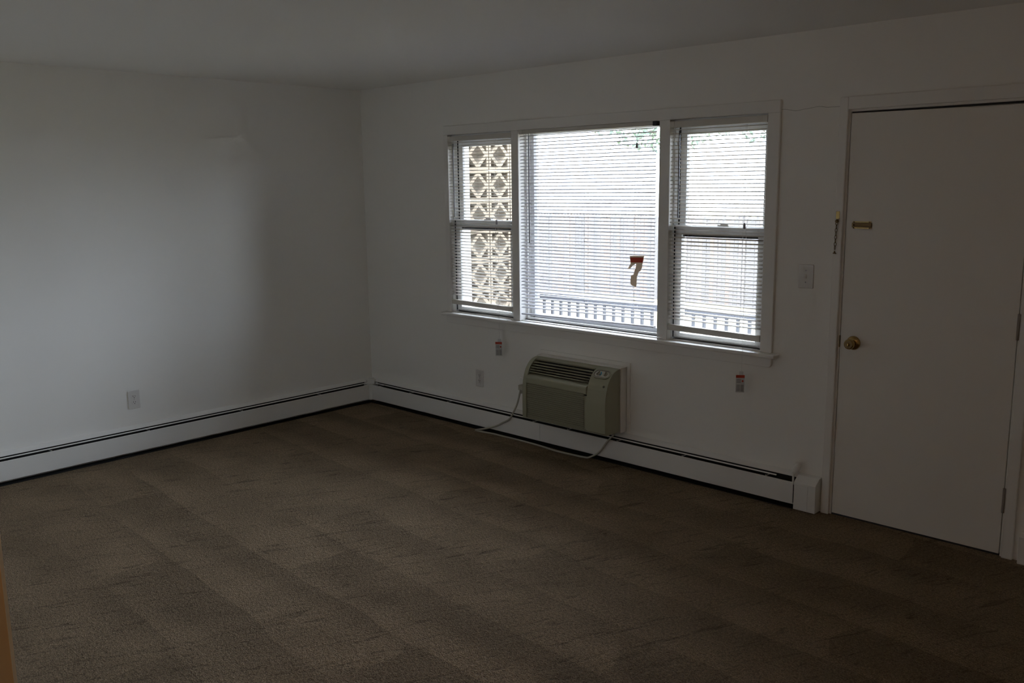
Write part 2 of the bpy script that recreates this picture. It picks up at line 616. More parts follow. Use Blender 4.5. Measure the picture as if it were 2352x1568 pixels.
def blind(x0, x1, zt, zbl, zbr, yc, hr, rail_h, slatm, label, wand, tassel, cord_u, bracket=False, tilt=0.0):
    root = tag(empty('venetian_blind', ((x0 + x1) / 2, yc, zt)), label, 'blind', 'venetian blinds at the three windows')
    cx = (x0 + x1) / 2
    w = x1 - x0
    # head rail: open channel with end caps
    head = (MB().box(-w / 2, w / 2, -0.014, -0.0125, -hr, 0).box(-w / 2, w / 2, 0.0125, 0.014, -hr, 0)
            .box(-w / 2, w / 2, -0.0125, 0.0125, -hr, -hr + 0.0015))
    hd = obj('head_rail', head, 'rail', root, bevel=0.0006)
    for s in (-1, 1):
        obj('mounting_bracket', box(s * (w / 2 - 0.012) - 0.014, s * (w / 2 - 0.012) + 0.014, -0.016, 0.016, -hr - 0.001, 0.001),
            'gasket_gap' if (bracket and s > 0) else 'rail', root, bevel=0.002)
    obj('tilt_rod', MB().tube([(-w / 2 + 0.03, 0, -hr / 2), (w / 2 - 0.03, 0, -hr / 2)], 0.003, 6), 'clip', root)
    me = slat_mesh(w - 0.006, slatm)
    z = zt - hr - 0.012
    zb = (zbl + zbr) / 2
    pitch = 0.0213
    n = int((z - zb - rail_h / 2 - 0.004) / pitch)
    for k in range(n):
        s = link('slat', me, root)
        f = k / (n - 1)
        s.location = (random.uniform(-0.0012, 0.0012), random.uniform(-0.0006, 0.0006), -hr - 0.012 - k * pitch)
        tl = f ** 3 * math.atan2(zbl - zbr, w)
        s.rotation_euler = (tilt + random.uniform(-0.03, 0.03), tl + random.uniform(-0.0006, 0.0006), 0)
    # bottom rail
    br = obj('bottom_rail', MB().prism([(-0.0125, -rail_h / 2 + 0.003), (-0.009, -rail_h / 2), (0.009, -rail_h / 2), (0.0125, -rail_h / 2 + 0.003),
                                        (0.0125, rail_h / 2 - 0.002), (0, rail_h / 2), (-0.0125, rail_h / 2 - 0.002)], 0, -w / 2 + 0.002, w / 2 - 0.002),
             'rail' if rail_h > 0.015 else slatm, root, bevel=0.001)
    br.location = (0, 0, zb - zt)
    br.rotation_euler = (0, math.atan2(zbl - zbr, w), 0)
    # ladder cords: front and back string with the lift cord between
    for x in cord_u:
        lx = x - cx
        zz = zbl + (zbr - zbl) * (x - x0) / w - zt
        lad = (MB().tube([(lx - 0.004, -0.0135, -hr), (lx - 0.004, -0.0135, zz)], 0.0006, 5)
               .tube([(lx + 0.004, 0.0135, -hr), (lx + 0.004, 0.0135, zz)], 0.0006, 5)
               .tube([(lx, -0.0142, -hr), (lx, -0.0142, zz)], 0.0006, 5))
        obj('ladder_cord', lad, 'cord', root)
    # wand
    wx, wz0, wz1, wr = wand
    wd = obj('tilt_wand', MB().tube([(wx - cx, -0.024, wz0 - zt), (wx - cx, -0.0245, wz1 - zt)], wr, 6), 'wand', root)
    obj('wand_hook', MB().tube([(wx - cx, -0.010, -hr + 0.004), (wx - cx, -0.022, -hr - 0.002), (wx - cx, -0.024, wz0 - zt + 0.004), (wx - cx, -0.024, wz0 - zt)], 0.0018, 6), 'clip', wd)
    # lift cord and tassel
    tx, tz = tassel
    ts = obj('cord_tassel', MB().lathe([(0.0035, 0.0), (0.0055, -0.004), (0.0072, -0.026), (0.0060, -0.031), (0.001, -0.032)], (tx - cx, -0.022, tz - zt + 0.016), (0, 0, 1), 10),
             'tassel', root, smooth=False)
    obj('lift_cord', MB().tube([(tx - cx, -0.013, -hr), (tx - cx, -0.022, -hr - 0.012), (tx - cx, -0.022, tz - zt + 0.014)], 0.0009, 5), 'cord', ts)
    return root


blind(1.000, 1.610, 2.047, 0.889, 0.881, -0.004, 0.031, 0.034, 'slat',
      'cream mini blind on the left window with the breeze blocks behind it', (1.066, 1.996, 1.493, 0.0036), (1.478, 1.465), (1.115, 1.46), tilt=0.18)
blind(1.684, 2.752, 2.0565, 0.860, 0.875, -0.002, 0.024, 0.012, 'slatw',
      'wide white mini blind on the middle picture window above the air conditioner', (1.777, 2.020, 1.334, 0.0036), (2.625, 1.925), (1.76, 2.23, 2.61), bracket=True, tilt=0.26)
blind(2.847, 3.438, 2.048, 0.888, 0.880, -0.004, 0.034, 0.036, 'slat',
      'cream mini blind on the right window beside the light switch', (2.915, 1.995, 1.516, 0.0042), (3.330, 1.480), (2.955, 3.32), tilt=0.21)

# ------------------------------------------------------------------ warning tags on the long lift cords
def warning_tag(x, ztop, label, turn):
    t = tag(empty('warning_tag', (x, -0.072, ztop)), label, 'tag', 'warning tags hanging on blind cords')
    t.rotation_euler = (0.05, 0, math.radians(turn))
    w, h = 0.046, 0.098
    obj('card', box(-w / 2, w / 2, 0, 0.0012, -h, 0), 'paper', t)
    obj('red_band', box(-w / 2, w / 2, -0.0006, -0.0001, -0.016, -0.0005), 'red', t)
    pr = MB()
    for k in range(9):
        z = -0.024 - k * 0.0078
        if k == 3:
            continue
        x1 = w / 2 - 0.004 if k > 3 else 0.004
        pr.box(-w / 2 + 0.004, 0.0 if k > 3 else x1, -0.0005, -0.0001, z - 0.0042, z)
        if k > 3:
            pr.box(0.003, x1, -0.0005, -0.0001, z - 0.0052, z)
    obj('printed_lines', pr, 'ink', t)
    obj('pictogram', MB().lathe([(0.0055, 0), (0.0055, 0.0004)], (0.013, -0.0002, -0.034), (0, -1, 0), 10), 'red', t)
    # tape flag and cord up to the blind
    obj('tape', box(-0.006, 0.016, 0.0013, 0.0019, -0.004, 0.020), 'paper', t)
    obj('cord', MB().tube([(0.006, 0.0016, 0.012), (0.006, 0.002, 0.10), (0.006, 0.006, 0.20), (0.006, 0.026, 0.30), (0.006, 0.042, 0.8)], 0.0008, 5), 'cord', t)
    return t


warning_tag(1.524, 0.658, 'small red-topped warning tag hanging below the left window beside the outlet', 34)
warning_tag(3.360, 0.682, 'small red-topped warning tag hanging below the right window near the door', 34)

# torn label on the middle blind
pts = [(2.575, 1.2870), (2.6795, 1.2920), (2.668, 1.245), (2.6655, 1.222), (2.655, 1.203), (2.638, 1.192), (2.6365, 1.178), (2.6295, 1.168),
       (2.6265, 1.118), (2.6250, 1.105), (2.592, 1.112), (2.583, 1.122), (2.583, 1.148), (2.5865, 1.172), (2.606, 1.178), (2.612, 1.200), (2.6215, 1.225), (2.6235, 1.245),
       (2.600, 1.232), (2.5800, 1.212), (2.5600, 1.209), (2.5700, 1.222), (2.583, 1.243)]
sx, sz = 2.625, 1.292
tl = tag(empty('torn_label', (sx, -0.0175, sz)), 'torn warning label with a red bar stuck on the middle blind', 'label')
obj('torn_paper', MB().prism([(a - sx, b - sz) for a, b in pts], 1, 0, 0.0008), 'torn', tl)
obj('red_bar', MB().prism([(2.5795 - sx, 1.278 - sz), (2.6765 - sx, 1.282 - sz), (2.671 - sx, 1.252 - sz), (2.583 - sx, 1.249 - sz)], 1, -0.0004, -0.0001), 'red', tl)

# ------------------------------------------------------------------ door
dr = struct(empty('door_1', (3.87, 0, 0)))


def PD(nm, mb, m, parent=dr, **k):
    mb.v = [(a - 3.87, b, c) for a, b, c in mb.v]
    return obj(nm, mb, m, parent, **k)


leaf = PD('door_leaf', MB().add([(3.872, 0.0, 0.010), (4.668, 0.0, 0.010), (4.668, 0.0, 2.024), (3.872, 0.0, 2.031),
                                (3.872, 0.044, 0.010), (4.668, 0.044, 0.010), (4.668, 0.044, 2.024), (3.872, 0.044, 2.031)],
                               [(0, 1, 2, 3), (7, 6, 5, 4), (0, 4, 5, 1), (1, 5, 6, 2), (2, 6, 7, 3), (3, 7, 4, 0)]), 'door', bevel=0.0015)
PD('door_frame', MB().box(3.862, 3.8685, 0, WT, 0, 2.045).box(4.672, 4.680, 0, WT, 0, 2.045).box(3.8685, 4.672, 0, WT, 2.0385, 2.045)
   .box(3.8685, 3.882, 0.046, WT, 0, 2.0385).box(4.660, 4.672, 0.046, WT, 0, 2.0385).box(3.8685, 4.672, 0.046, WT, 2.015, 2.0385).box(3.8685, 4.672, 0.05, WT, 0, 0.012), 'trim')
PD('door_gap_shade', MB().box(3.869, 4.6715, 0.012, 0.0455, 2.0318, 2.0384).box(3.8705, 4.671, 0.004, 0.040, 0.0002, 0.0095), 'gasket_gap')  # black strips stand in for shade in the gaps above and below
for z in (0.265, 1.064, 1.85):
    hg = PD('hinge', MB().tube([(4.671, -0.006, z - 0.055), (4.671, -0.006, z + 0.055)], 0.0058, 10), 'hinge')
    PD('hinge_pin', MB().lathe([(0.0045, 0), (0.0065, 0.002), (0.0065, 0.005), (0.002, 0.008)], (4.671, -0.006, z + 0.055), (0, 0, 1), 10), 'hinge', hg)
kb = PD('rose', MB().lathe([(0.035, 0.0), (0.035, 0.003), (0.031, 0.008), (0.018, 0.012), (0.013, 0.013)], (3.940, 0, 0.914), (0, -1, 0), 28), 'brass', leaf_par := dr, smooth=True)
kn = PD('knob', MB().lathe([(0.011, 0.010), (0.011, 0.026), (0.017, 0.032), (0.0245, 0.040), (0.0262, 0.050), (0.0245, 0.059), (0.0205, 0.063)],
                           (3.940, 0, 0.914), (0, -1, 0), 28), 'brass', dr, smooth=True)
PD('knob_face', MB().lathe([(0.0200, 0.0632), (0.0185, 0.0625), (0.010, 0.0630), (0.004, 0.0650), (0.001, 0.0652)], (3.940, 0, 0.914), (0, -1, 0), 24), 'brassd', kn)
PD('turn_button', MB().box(3.9375, 3.9425, -0.0705, -0.063, 0.908, 0.920), 'brass', kn, bevel=0.001)
PD('latch_plate', MB().box(3.8655, 3.8688, -0.001, 0.02, 0.885, 0.945), 'brassd', dr)
# slotted chain track on the leaf
tr = PD('chain_track', MB().box(3.906, 3.997, -0.003, 0, 1.480, 1.486).box(3.906, 3.997, -0.003, 0, 1.509, 1.515), 'brass', dr, bevel=0.0008)
PD('track_body', MB().box(3.904, 3.999, -0.010, -0.0005, 1.4865, 1.4925).box(3.904, 3.999, -0.010, -0.0005, 1.5025, 1.5085)
   .box(3.904, 3.912, -0.010, -0.0005, 1.4925, 1.5025).box(3.992, 3.999, -0.010, -0.0005, 1.4925, 1.5025).box(3.912, 3.992, -0.002, -0.0005, 1.4925, 1.5025), 'brassd', tr, bevel=0.0008)
for x in (3.912, 3.989):
    for z in (1.483, 1.512):
        PD('track_screw', MB().lathe([(0.0036, 0.0025), (0.0036, 0.0042), (0.002, 0.005)], (x, 0, z), (0, -1, 0), 8), 'brassd', tr)
# casings
struct(obj('trim_9', box(3.818, 3.860, CY, 0, 0, 2.109), 'trim', bevel=0.004), 'door casing on the knob side')
struct(obj('trim_10', box(4.682, 4.728, CY, 0, 0, 2.109), 'trim', bevel=0.004), 'door casing on the hinge side')
struct(obj('trim_11', box(3.860, 4.682, CY, 0, 2.049, 2.109), 'trim', bevel=0.004), 'door head casing')
bb = struct(obj('baseboard_right', MB().prism([(0, 0), (-0.042, 0), (-0.044, 0.005), (-0.044, 0.128), (-0.034, 0.1425), (0, 0.1435)], 0, 4.755, XR), 'trim', bevel=0.002))

# chain on the casing
ch = tag(empty('door_chain', (3.836, CY, 1.555)), 'brass security chain hanging from the casing beside the door', 'chain')
obj('chain_plate', MB().box(-0.009, 0.009, -0.003, 0, -0.030, 0.008), 'brass', ch, bevel=0.001)
obj('swivel_stud', MB().lathe([(0.008, 0), (0.009, 0.006), (0.007, 0.012), (0.003, 0.014)], (0, -0.003, -0.040), (0, -1, 0), 12), 'brassd', ch)
nlink = 8
lz = -0.050
for k in range(nlink):
    flat = k % 2 == 0
    path = []
    for j in range(12):
        a = 2 * PI * j / 12
        ex, ez = 0.0052 * math.cos(a), 0.0105 * math.sin(a)
        off = -0.0105
        path.append((ex, off, ez) if flat else (0, off + ex, ez))
    lk = obj('chain_link', MB().tube(path, 0.0015, 6, closed=True), 'brassd', ch, smooth=True)
    lk.location = (-0.0005 * k, 0, lz - k * 0.0172)
obj('chain_button', MB().lathe([(0.0085, 0), (0.0085, 0.003), (0.004, 0.006), (0.0025, 0.014)], (-0.004, -0.0105, lz - nlink * 0.0172 - 0.012), (0, 0, 1), 12), 'brassd', ch)

# ------------------------------------------------------------------ electrical plates
def rounded_rect(w, h, r, n=4):
    out = []
    for sx, sz, a0 in ((1, 1, 0), (-1, 1, PI / 2), (-1, -1, PI), (1, -1, 1.5 * PI)):
        for k in range(n + 1):
            a = a0 + k * PI / 2 / n
            out.append((sx * (w / 2 - r) + r * math.cos(a), sz * (h / 2 - r) + r * math.sin(a)))
    return out


def outlet(loc, rz, label, painted=False, slots=True):
    t = tag(empty('wall_outlet', loc), label, 'outlet', 'wall outlets')
    t.rotation_euler = (0, 0, rz)
    m = 'trim' if painted else 'plastic'
    obj('cover_plate', MB().prism(rounded_rect(0.076, 0.121, 0.004), 1, -0.0065, 0), m, t, bevel=0.002)
    if slots:
        for s in (1, -1):
            rc = obj('receptacle', MB().prism(rounded_rect(0.034, 0.029, 0.010), 1, -0.0080, -0.0065), m, t, bevel=0.0006)
            rc.location = (0, 0, s * 0.0195)
            obj('blade_slot', MB().box(-0.0078, -0.0052, -0.0083, -0.0079, -0.001, 0.0085), 'slot', rc)
            obj('blade_slot', MB().box(0.0052, 0.0078, -0.0083, -0.0079, -0.0005, 0.0075), 'slot', rc)
            obj('ground_hole', MB().lathe([(0.0028, 0), (0.0028, 0.0003)], (0, -0.0080, -0.0072), (0, -1, 0), 10), 'slot', rc)
        obj('plate_screw', MB().lathe([(0.0032, 0), (0.0032, 0.0008), (0.002, 0.0014)], (0, -0.0065, 0), (0, -1, 0), 10), 'clip', t)
    return t


outlet((0.0, -1.938, 0.360), PI / 2, 'white duplex outlet on the left wall above the baseboard heater')
outlet((1.262, 0, 0.357), 0, 'white duplex outlet under the left window')
outlet((1.693, 0, 0.357), 0, 'wall outlet beside the air conditioner with its plug in it', painted=True)

sw = tag(empty('light_switch', (3.677, 0, 1.231)), 'white toggle light switch between the right window and the door', 'switch')
obj('cover_plate', MB().prism(rounded_rect(0.080, 0.121, 0.004), 1, -0.0065, 0), 'plastic', sw, bevel=0.002)
obj('toggle', MB().prism([(-0.0065, -0.008), (-0.0065, 0.010), (-0.018, -0.004), (-0.0165, -0.009)], 0, -0.0045, 0.0045), 'plastic', sw, bevel=0.001)
obj('toggle_slot', box(-0.006, 0.006, -0.0068, -0.0066, -0.0125, 0.0125), 'rail', sw)
for z in (0.030, -0.030):
    obj('plate_screw', MB().lathe([(0.0032, 0), (0.0032, 0.0008), (0.002, 0.0014)], (0, -0.0065, z), (0, -1, 0), 10), 'tassel', sw)


# ------------------------------------------------------------------ baseboard heaters
def heater(length, clips, joints, label, name_loc, rz, end_x=None):
    """built along +x from 0 to length, front towards -y"""
    t = tag(empty('baseboard_heater', name_loc), label, 'heater', 'hot-water baseboard heaters')
    t.rotation_euler = (0, 0, rz)
    # back panel with hood lip curling out
    obj('back_panel', MB().prism([(0, 0.004), (-0.003, 0.004), (-0.003, 0.179), (-0.020, 0.1745), (-0.033, 0.168), (-0.034, 0.170),
                                  (-0.024, 0.1775), (-0.008, 0.188), (0, 0.1905)], 0, 0.0, length), 'heater', t)
    obj('inner_shade_lining', MB().box(0.0, length, -0.0045, -0.0031, 0.008, 0.166).box(0, length, -0.0665, -0.0045, 0.0, 0.003), 'dark', t)  # black sheets painting the shade behind and under the cover
    xs = [0.0] + list(joints) + [length]
    for a, b in zip(xs[:-1], xs[1:]):
        obj('front_cover', MB().prism([(-0.068, 0.030), (-0.0665, 0.028), (-0.050, 0.0285), (-0.050, 0.0300), (-0.0663, 0.0300), (-0.0663, 0.144),
                                       (-0.0600, 0.1452), (-0.0600, 0.1467), (-0.0670, 0.1467), (-0.068, 0.1455)], 0, a + 0.001, b - 0.001), 'heater', t)
    obj('damper_blade', MB().prism([(-0.0445, 0.1560), (-0.0435, 0.1590), (-0.0400, 0.1625), (-0.0390, 0.1618), (-0.0425, 0.1582), (-0.0434, 0.1558)], 0, 0.03, length - (0.11 if end_x else 0.03)), 'heater', t)
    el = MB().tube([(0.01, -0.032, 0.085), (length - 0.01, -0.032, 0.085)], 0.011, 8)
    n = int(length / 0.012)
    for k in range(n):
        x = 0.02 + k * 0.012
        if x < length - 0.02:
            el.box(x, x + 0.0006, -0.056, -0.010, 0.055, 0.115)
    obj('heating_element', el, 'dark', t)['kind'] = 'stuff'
    for x in clips:
        obj('support_clip', MB().box(x - 0.003, x + 0.003, -0.062, -0.006, 0.146, 0.1485).box(x - 0.003, x + 0.003, -0.062, -0.060, 0.1415, 0.1535), 'clip', t)
    return t


hl = heater(3.70, (0.30, 0.62, 0.94, 1.25, 1.86, 2.54, 3.2), (), 'long white baseboard heater along the left wall', (0.0, -3.74, 0), PI / 2)
# left heater runs along +y; recompute its clips from the picture side
hr_ = heater(3.612, (0.10, 0.47, 0.90, 1.75, 2.05, 2.45, 2.92, 3.45), (1.815,), 'white baseboard heater along the window wall below the air conditioner', (0.075, 0.0, 0), 0.0, end_x=True)
# inside corner cover and end cap belong to the window-wall heater
cc = MB().prism([(0.0, 0.0), (0.0, -0.075), (0.040, -0.078), (0.068, -0.0705), (0.0705, -0.068), (0.078, -0.040), (0.075, 0.0)], 2, 0.026, 0.186)
cc.v = [(a - 0.075, b, c) for a, b, c in cc.v]
cc = MB()
cc.prism([(0.0, 0.0), (0.0, -0.086), (0.0705, -0.086), (0.086, -0.0705), (0.086, 0.0)], 2, 0.026, 0.150)
cc.prism([(0.0, 0.0), (0.0, -0.080), (0.040, -0.080), (0.080, -0.040), (0.080, 0.0)], 2, 0.150, 0.181)
cc.prism([(0.0, 0.0), (0.0, -0.030), (0.030, 0.0)], 2, 0.181, 0.190)
cc.v = [(a - 0.075, b, c) for a, b, c in cc.v]
obj('corner_cover', cc, 'heater', hr_, bevel=0.002)
ec = MB().prism([(0, 0.004), (-0.0715, 0.004), (-0.0715, 0.150), (-0.066, 0.158), (-0.030, 0.183), (0, 0.187)], 0, 3.692 - 0.075, 3.812 - 0.075)
e1 = obj('end_cap', ec, 'heater', hr_, bevel=0.002)
obj('access_panel', MB().box(3.700 - 0.075, 3.770 - 0.075, -0.0730, -0.0716, 0.010, 0.142), 'heater', e1, bevel=0.0006)

# painted pipe stub beside the heater end
ps = tag(empty('pipe_stub', (3.672, -0.040, 0.172)), 'white-painted valve stub sticking up from the heater end by the door', 'pipe')
obj('stem', MB().tube([(0, 0.0, -0.045), (0, 0.0, 0.020)], 0.0055, 10), 'heater', ps)
obj('collar', MB().lathe([(0.0085, 0), (0.010, 0.003), (0.010, 0.009), (0.0075, 0.012)], (0, 0, 0.008), (0, 0, 1), 12), 'heater', ps)
obj('valve_body', MB().tube([(0.0, 0, 0.018), (0.006, 0.002, 0.030), (0.016, 0.006, 0.050), (0.024, 0.009, 0.066), (0.027, 0.011, 0.074)], [0.010, 0.0155, 0.0165, 0.0145, 0.0105], 12), 'heater', ps, smooth=True)
obj('handle', MB().box(0.008, 0.034, 0.000, 0.016, 0.072, 0.080), 'heater', ps, bevel=0.002)

# ------------------------------------------------------------------ air conditioner
AX0, AX1 = 1.872, 2.550
ac = tag(empty('air_conditioner', ((AX0 + AX1) / 2, 0, 0.205)), 'olive-beige through-wall air conditioner below the middle window', 'air conditioner')
acx, acz = (AX0 + AX1) / 2, 0.205


def PA(nm, mb, m, parent=ac, **k):
    mb.v = [(a - acx, b, c - acz) for a, b, c in mb.v]
    return obj(nm, mb, m, parent, **k)


PA('wall_sleeve', box(1.868, 2.556, -0.066, 0, 0.205, 0.612), 'trim', bevel=0.002)
PA('sleeve_trim', frame_rect(1.848, 2.580, 0.205, 0.636, -0.012, 0, 0.020, 0.024, 0.0005), 'trim', bevel=0.002)


def curve(n=14):
    """smooth side profile (y, z) from the top back to the vertical front"""
    o = []
    for k in range(n + 1):
        a = k / n * PI / 2
        o.append((-(0.072 + 0.142 * math.sin(a) ** 0.92), 0.365 + 0.239 * math.cos(a) ** 0.80 if a < PI / 2 - 1e-6 else 0.365))
    return o


def cd(z):
    c = curve(60)
    for (y0, z0), (y1, z1) in zip(c[:-1], c[1:]):
        if z1 <= z <= z0:
            f = (z0 - z) / max(z0 - z1, 1e-9)
            return y0 + (y1 - y0) * f
    return c[-1][0]


smooth_prof = [(-0.0665, 0.213), (-0.0665, 0.606)] + curve() + [(-0.214, 0.228), (-0.208, 0.218), (-0.198, 0.213)]
LX0, LX1 = 1.905, 2.402
cov = MB().prism(smooth_prof, 0, AX0, LX0).prism(smooth_prof, 0, LX1, AX1)
ytop = cd(0.597)
main = [(-0.0665, 0.213), (-0.0665, 0.606), (-0.073, 0.604), (ytop, 0.597), (ytop + 0.012, 0.590), (-0.0855, 0.575), (-0.100, 0.512), (-0.150, 0.508),
        (-0.170, 0.5105), (-0.205, 0.499), (-0.213, 0.494), (-0.2155, 0.486), (-0.2155, 0.456), (-0.212, 0.452), (-0.203, 0.450), (-0.203, 0.226), (-0.214, 0.224), (-0.208, 0.218), (-0.198, 0.213)]
cov.prism(main, 0, LX0, LX1)
body = PA('front_cover', cov, 'ac', bevel=0.0022)
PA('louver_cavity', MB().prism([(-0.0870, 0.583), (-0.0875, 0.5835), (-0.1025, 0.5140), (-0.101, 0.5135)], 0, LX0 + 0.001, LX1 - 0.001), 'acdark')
nl = 6
for k in range(nl):
    z = 0.5935 - k * 0.0143
    y = cd(z) + 0.0035
    PA('louver', MB().prism([(y, z - 0.0028), (y + 0.003, z + 0.0034), (y + 0.034, z - 0.001), (y + 0.032, z - 0.0045)], 0, LX0 + 0.004, LX1 - 0.004 - k * 0.0), 'aclouv')
for k in range(5):
    x = LX0 + 0.085 + k * 0.083
    PA('air_vane', MB().prism([(-0.110, 0.512), (-0.158, 0.513), (-0.150, 0.528), (-0.110, 0.532)], 0, x - 0.0015, x + 0.0015), 'aclouv')
nr = 17
for k in range(nr):
    z = 0.2375 + k * 0.01275
    PA('intake_rib', MB().prism([(-0.2028, z - 0.0036), (-0.2090, z - 0.0030), (-0.2118, z), (-0.2100, z + 0.0026), (-0.2028, z + 0.0034)], 0, LX0 + 0.004, LX1 - 0.022), 'ac')
PA('intake_backing', box(LX0 + 0.003, LX1 - 0.021, -0.2036, -0.2031, 0.230, 0.449), 'aclouv')
PA('tray_latch', box(LX1 - 0.012, LX1 + 0.004, -0.2150, -0.2110, 0.4435, 0.4495), 'slot')

# control dial panel, set on the curved corner
pz = 0.5735
py = cd(pz)
c1, c2 = Vector((0, cd(pz + 0.02), pz + 0.02)), Vector((0, cd(pz - 0.02), pz - 0.02))
vz = (c1 - c2).normalized()
vn = Vector((1, 0, 0)).cross(vz)          # outward-ish
if vn.y > 0:
    vn = -vn
org = (c1 + c2) / 2 + vn * 0.0035
pxc = 2.4755


def loc3(a, b, c):
    q = org + vz * b + vn * c
    return (pxc + a, q.y, q.z)


def stad(hw, hh, n=8):
    o = []
    for k in range(n + 1):
        a = -PI / 2 + PI * k / n
        o.append((hw - hh + hh * math.cos(a), hh * math.sin(a)))
    for k in range(n + 1):
        a = PI / 2 + PI * k / n
        o.append((-(hw - hh) + hh * math.cos(a), hh * math.sin(a)))
    return o


def slab(pts, c0, c1):
    n = len(pts)
    b = MB()
    b.add([loc3(x, z, c0) for x, z in pts] + [loc3(x, z, c1) for x, z in pts],
          [tuple(range(n - 1, -1, -1)), tuple(range(n, 2 * n))] + [(i, (i + 1) % n, n + (i + 1) % n, n + i) for i in range(n)])
    return b


def ringslab(po, pi_, c0, c1):
    n = len(po)
    b = MB()
    vs = [loc3(x, z, c0) for x, z in po] + [loc3(x, z, c1) for x, z in po] + [loc3(x, z, c1) for x, z in pi_] + [loc3(x, z, c0) for x, z in pi_]
    fs = []
    for i in range(n):
        j = (i + 1) % n
        for k in range(4):
            a, c = k * n, ((k + 1) % 4) * n
            fs.append((a + i, a + j, c + j, c + i))
    return b.add(vs, fs)


cp = PA('control_panel', slab(stad(0.0575, 0.0265), -0.012, 0.0015), 'acpanel')
PA('panel_rim', ringslab(stad(0.0655, 0.0335), stad(0.0575, 0.0265), -0.012, 0.0050), 'ac', cp)
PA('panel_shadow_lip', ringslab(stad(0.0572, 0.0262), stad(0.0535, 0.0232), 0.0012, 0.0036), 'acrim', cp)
for s in (-1, 1):
    kx = s * 0.027
    kd = PA('dial_knob', slab([(kx + 0.0135 * math.cos(a * PI / 10), 0.0135 * math.sin(a * PI / 10)) for a in range(20)], 0.0015, 0.008), 'acknob', cp)
    PA('dial_grip', slab([(kx - 0.004 + s * 0.002, -0.013), (kx + 0.002 + s * 0.002, -0.013), (kx + 0.005 - s * 0.004, 0.013), (kx - 0.001 - s * 0.004, 0.013)], 0.008, 0.0155), 'acknob', kd)
arc_o = [(-0.027 + 0.0235 * math.cos(a), 0.0200 * math.sin(a)) for a in [(-0.75 + 1.75 * k / 8) for k in range(9)]]
arc_i = [(-0.027 + 0.0165 * math.cos(a), 0.0150 * math.sin(a)) for a in [(-0.75 + 1.75 * k / 8) for k in range(9)]]
PA('blue_scale', slab(arc_o + arc_i[::-1], 0.0015, 0.0020), 'blue', cp)
PA('badge', MB().lathe([(0.0075, 0), (0.0075, 0.002), (0.0055, 0.003)], (2.5215, cd(0.512) + 0.0008, 0.512), (0, -0.94, 0.34), 16), 'logo')


def spline(pts, n=8):
    P = [Vector(p) for p in pts]
    P = [P[0] * 2 - P[1]] + P + [P[-1] * 2 - P[-2]]
    o = []
    for i in range(1, len(P) - 2):
        for k in range(n):
            t = k / n
            a, b, c, d = P[i - 1], P[i], P[i + 1], P[i + 2]
            o.append(0.5 * ((2 * b) + (c - a) * t + (2 * a - 5 * b + 4 * c - d) * t * t + (3 * b - 3 * c + d - a) * t ** 3))
    o.append(P[-2])
    return o


cpath = spline([(1.697, -0.038, 0.352), (1.695, -0.048, 0.325), (1.687, -0.062, 0.262), (1.670, -0.076, 0.205), (1.625, -0.082, 0.136), (1.560, -0.084, 0.098), (1.500, -0.088, 0.066),
                (1.400, -0.098, 0.030), (1.325, -0.108, 0.010), (1.345, -0.112, 0.007), (1.485, -0.092, 0.006), (1.650, -0.088, 0.006), (1.780, -0.089, 0.006),
                (1.905, -0.094, 0.006), (2.040, -0.108, 0.006), (2.150, -0.111, 0.006), (2.290, -0.096, 0.006), (2.335, -0.092, 0.014), (2.405, -0.085, 0.060),
                (2.470, -0.083, 0.143), (2.515, -0.085, 0.190), (2.530, -0.088, 0.216)])
PA('power_cord', MB().tube(cpath, 0.0062, 8), 'cable', smooth=True)
PA('power_plug', MB().box(1.676, 1.718, -0.046, -0.0085, 0.340, 0.376).prism([(1.682, 0.340), (1.712, 0.340), (1.705, 0.318), (1.690, 0.318)], 1, -0.044, -0.014), 'cable', bevel=0.004)

# ------------------------------------------------------------------ hall lamp behind the camera
hp = tag(empty('ceiling_lamp', (4.45, -4.85, H)), 'warm round ceiling lamp in the hall behind the opening', 'lamp')
obj('lamp_pan', MB().lathe([(0.14, 0), (0.15, -0.012), (0.14, -0.02)], (0, 0, 0), (0, 0, 1), 24), 'brass', hp)
gm = mat('lit_lamp_glass', (0.9, 0.85, 0.75), 0.4)
nt, N_, L_, b_ = nodes_of(gm)
b_.inputs['Emission Color'].default_value = (1.0, 0.60, 0.28, 1)
b_.inputs['Emission Strength'].default_value = 8.5
obj('lamp_bowl', MB().lathe([(0.135, -0.02), (0.125, -0.05), (0.095, -0.075), (0.05, -0.09), (0.005, -0.094)], (0, 0, 0), (0, 0, 1), 24), gm, hp, smooth=True)

# ------------------------------------------------------------------ outside
GZ = -0.75
struct(obj('ground', box(-40, 40, 2.9, 60, GZ - 0.3, GZ), 'gravel'))
struct(obj('porch_floor', box(-2.6, 7.0, WT + 0.0005, 2.88, GZ - 0.3, -0.30), 'concrete'))
struct(obj('porch_ceiling', box(-2.6, 7.0, WT + 0.0005, 1.60, 2.60, 2.72), 'porchc'))
struct(obj('porch_sill', box(0.95, 3.49, WT + 0.0005, WT + 0.05, 0.775, 0.80), 'trim'))

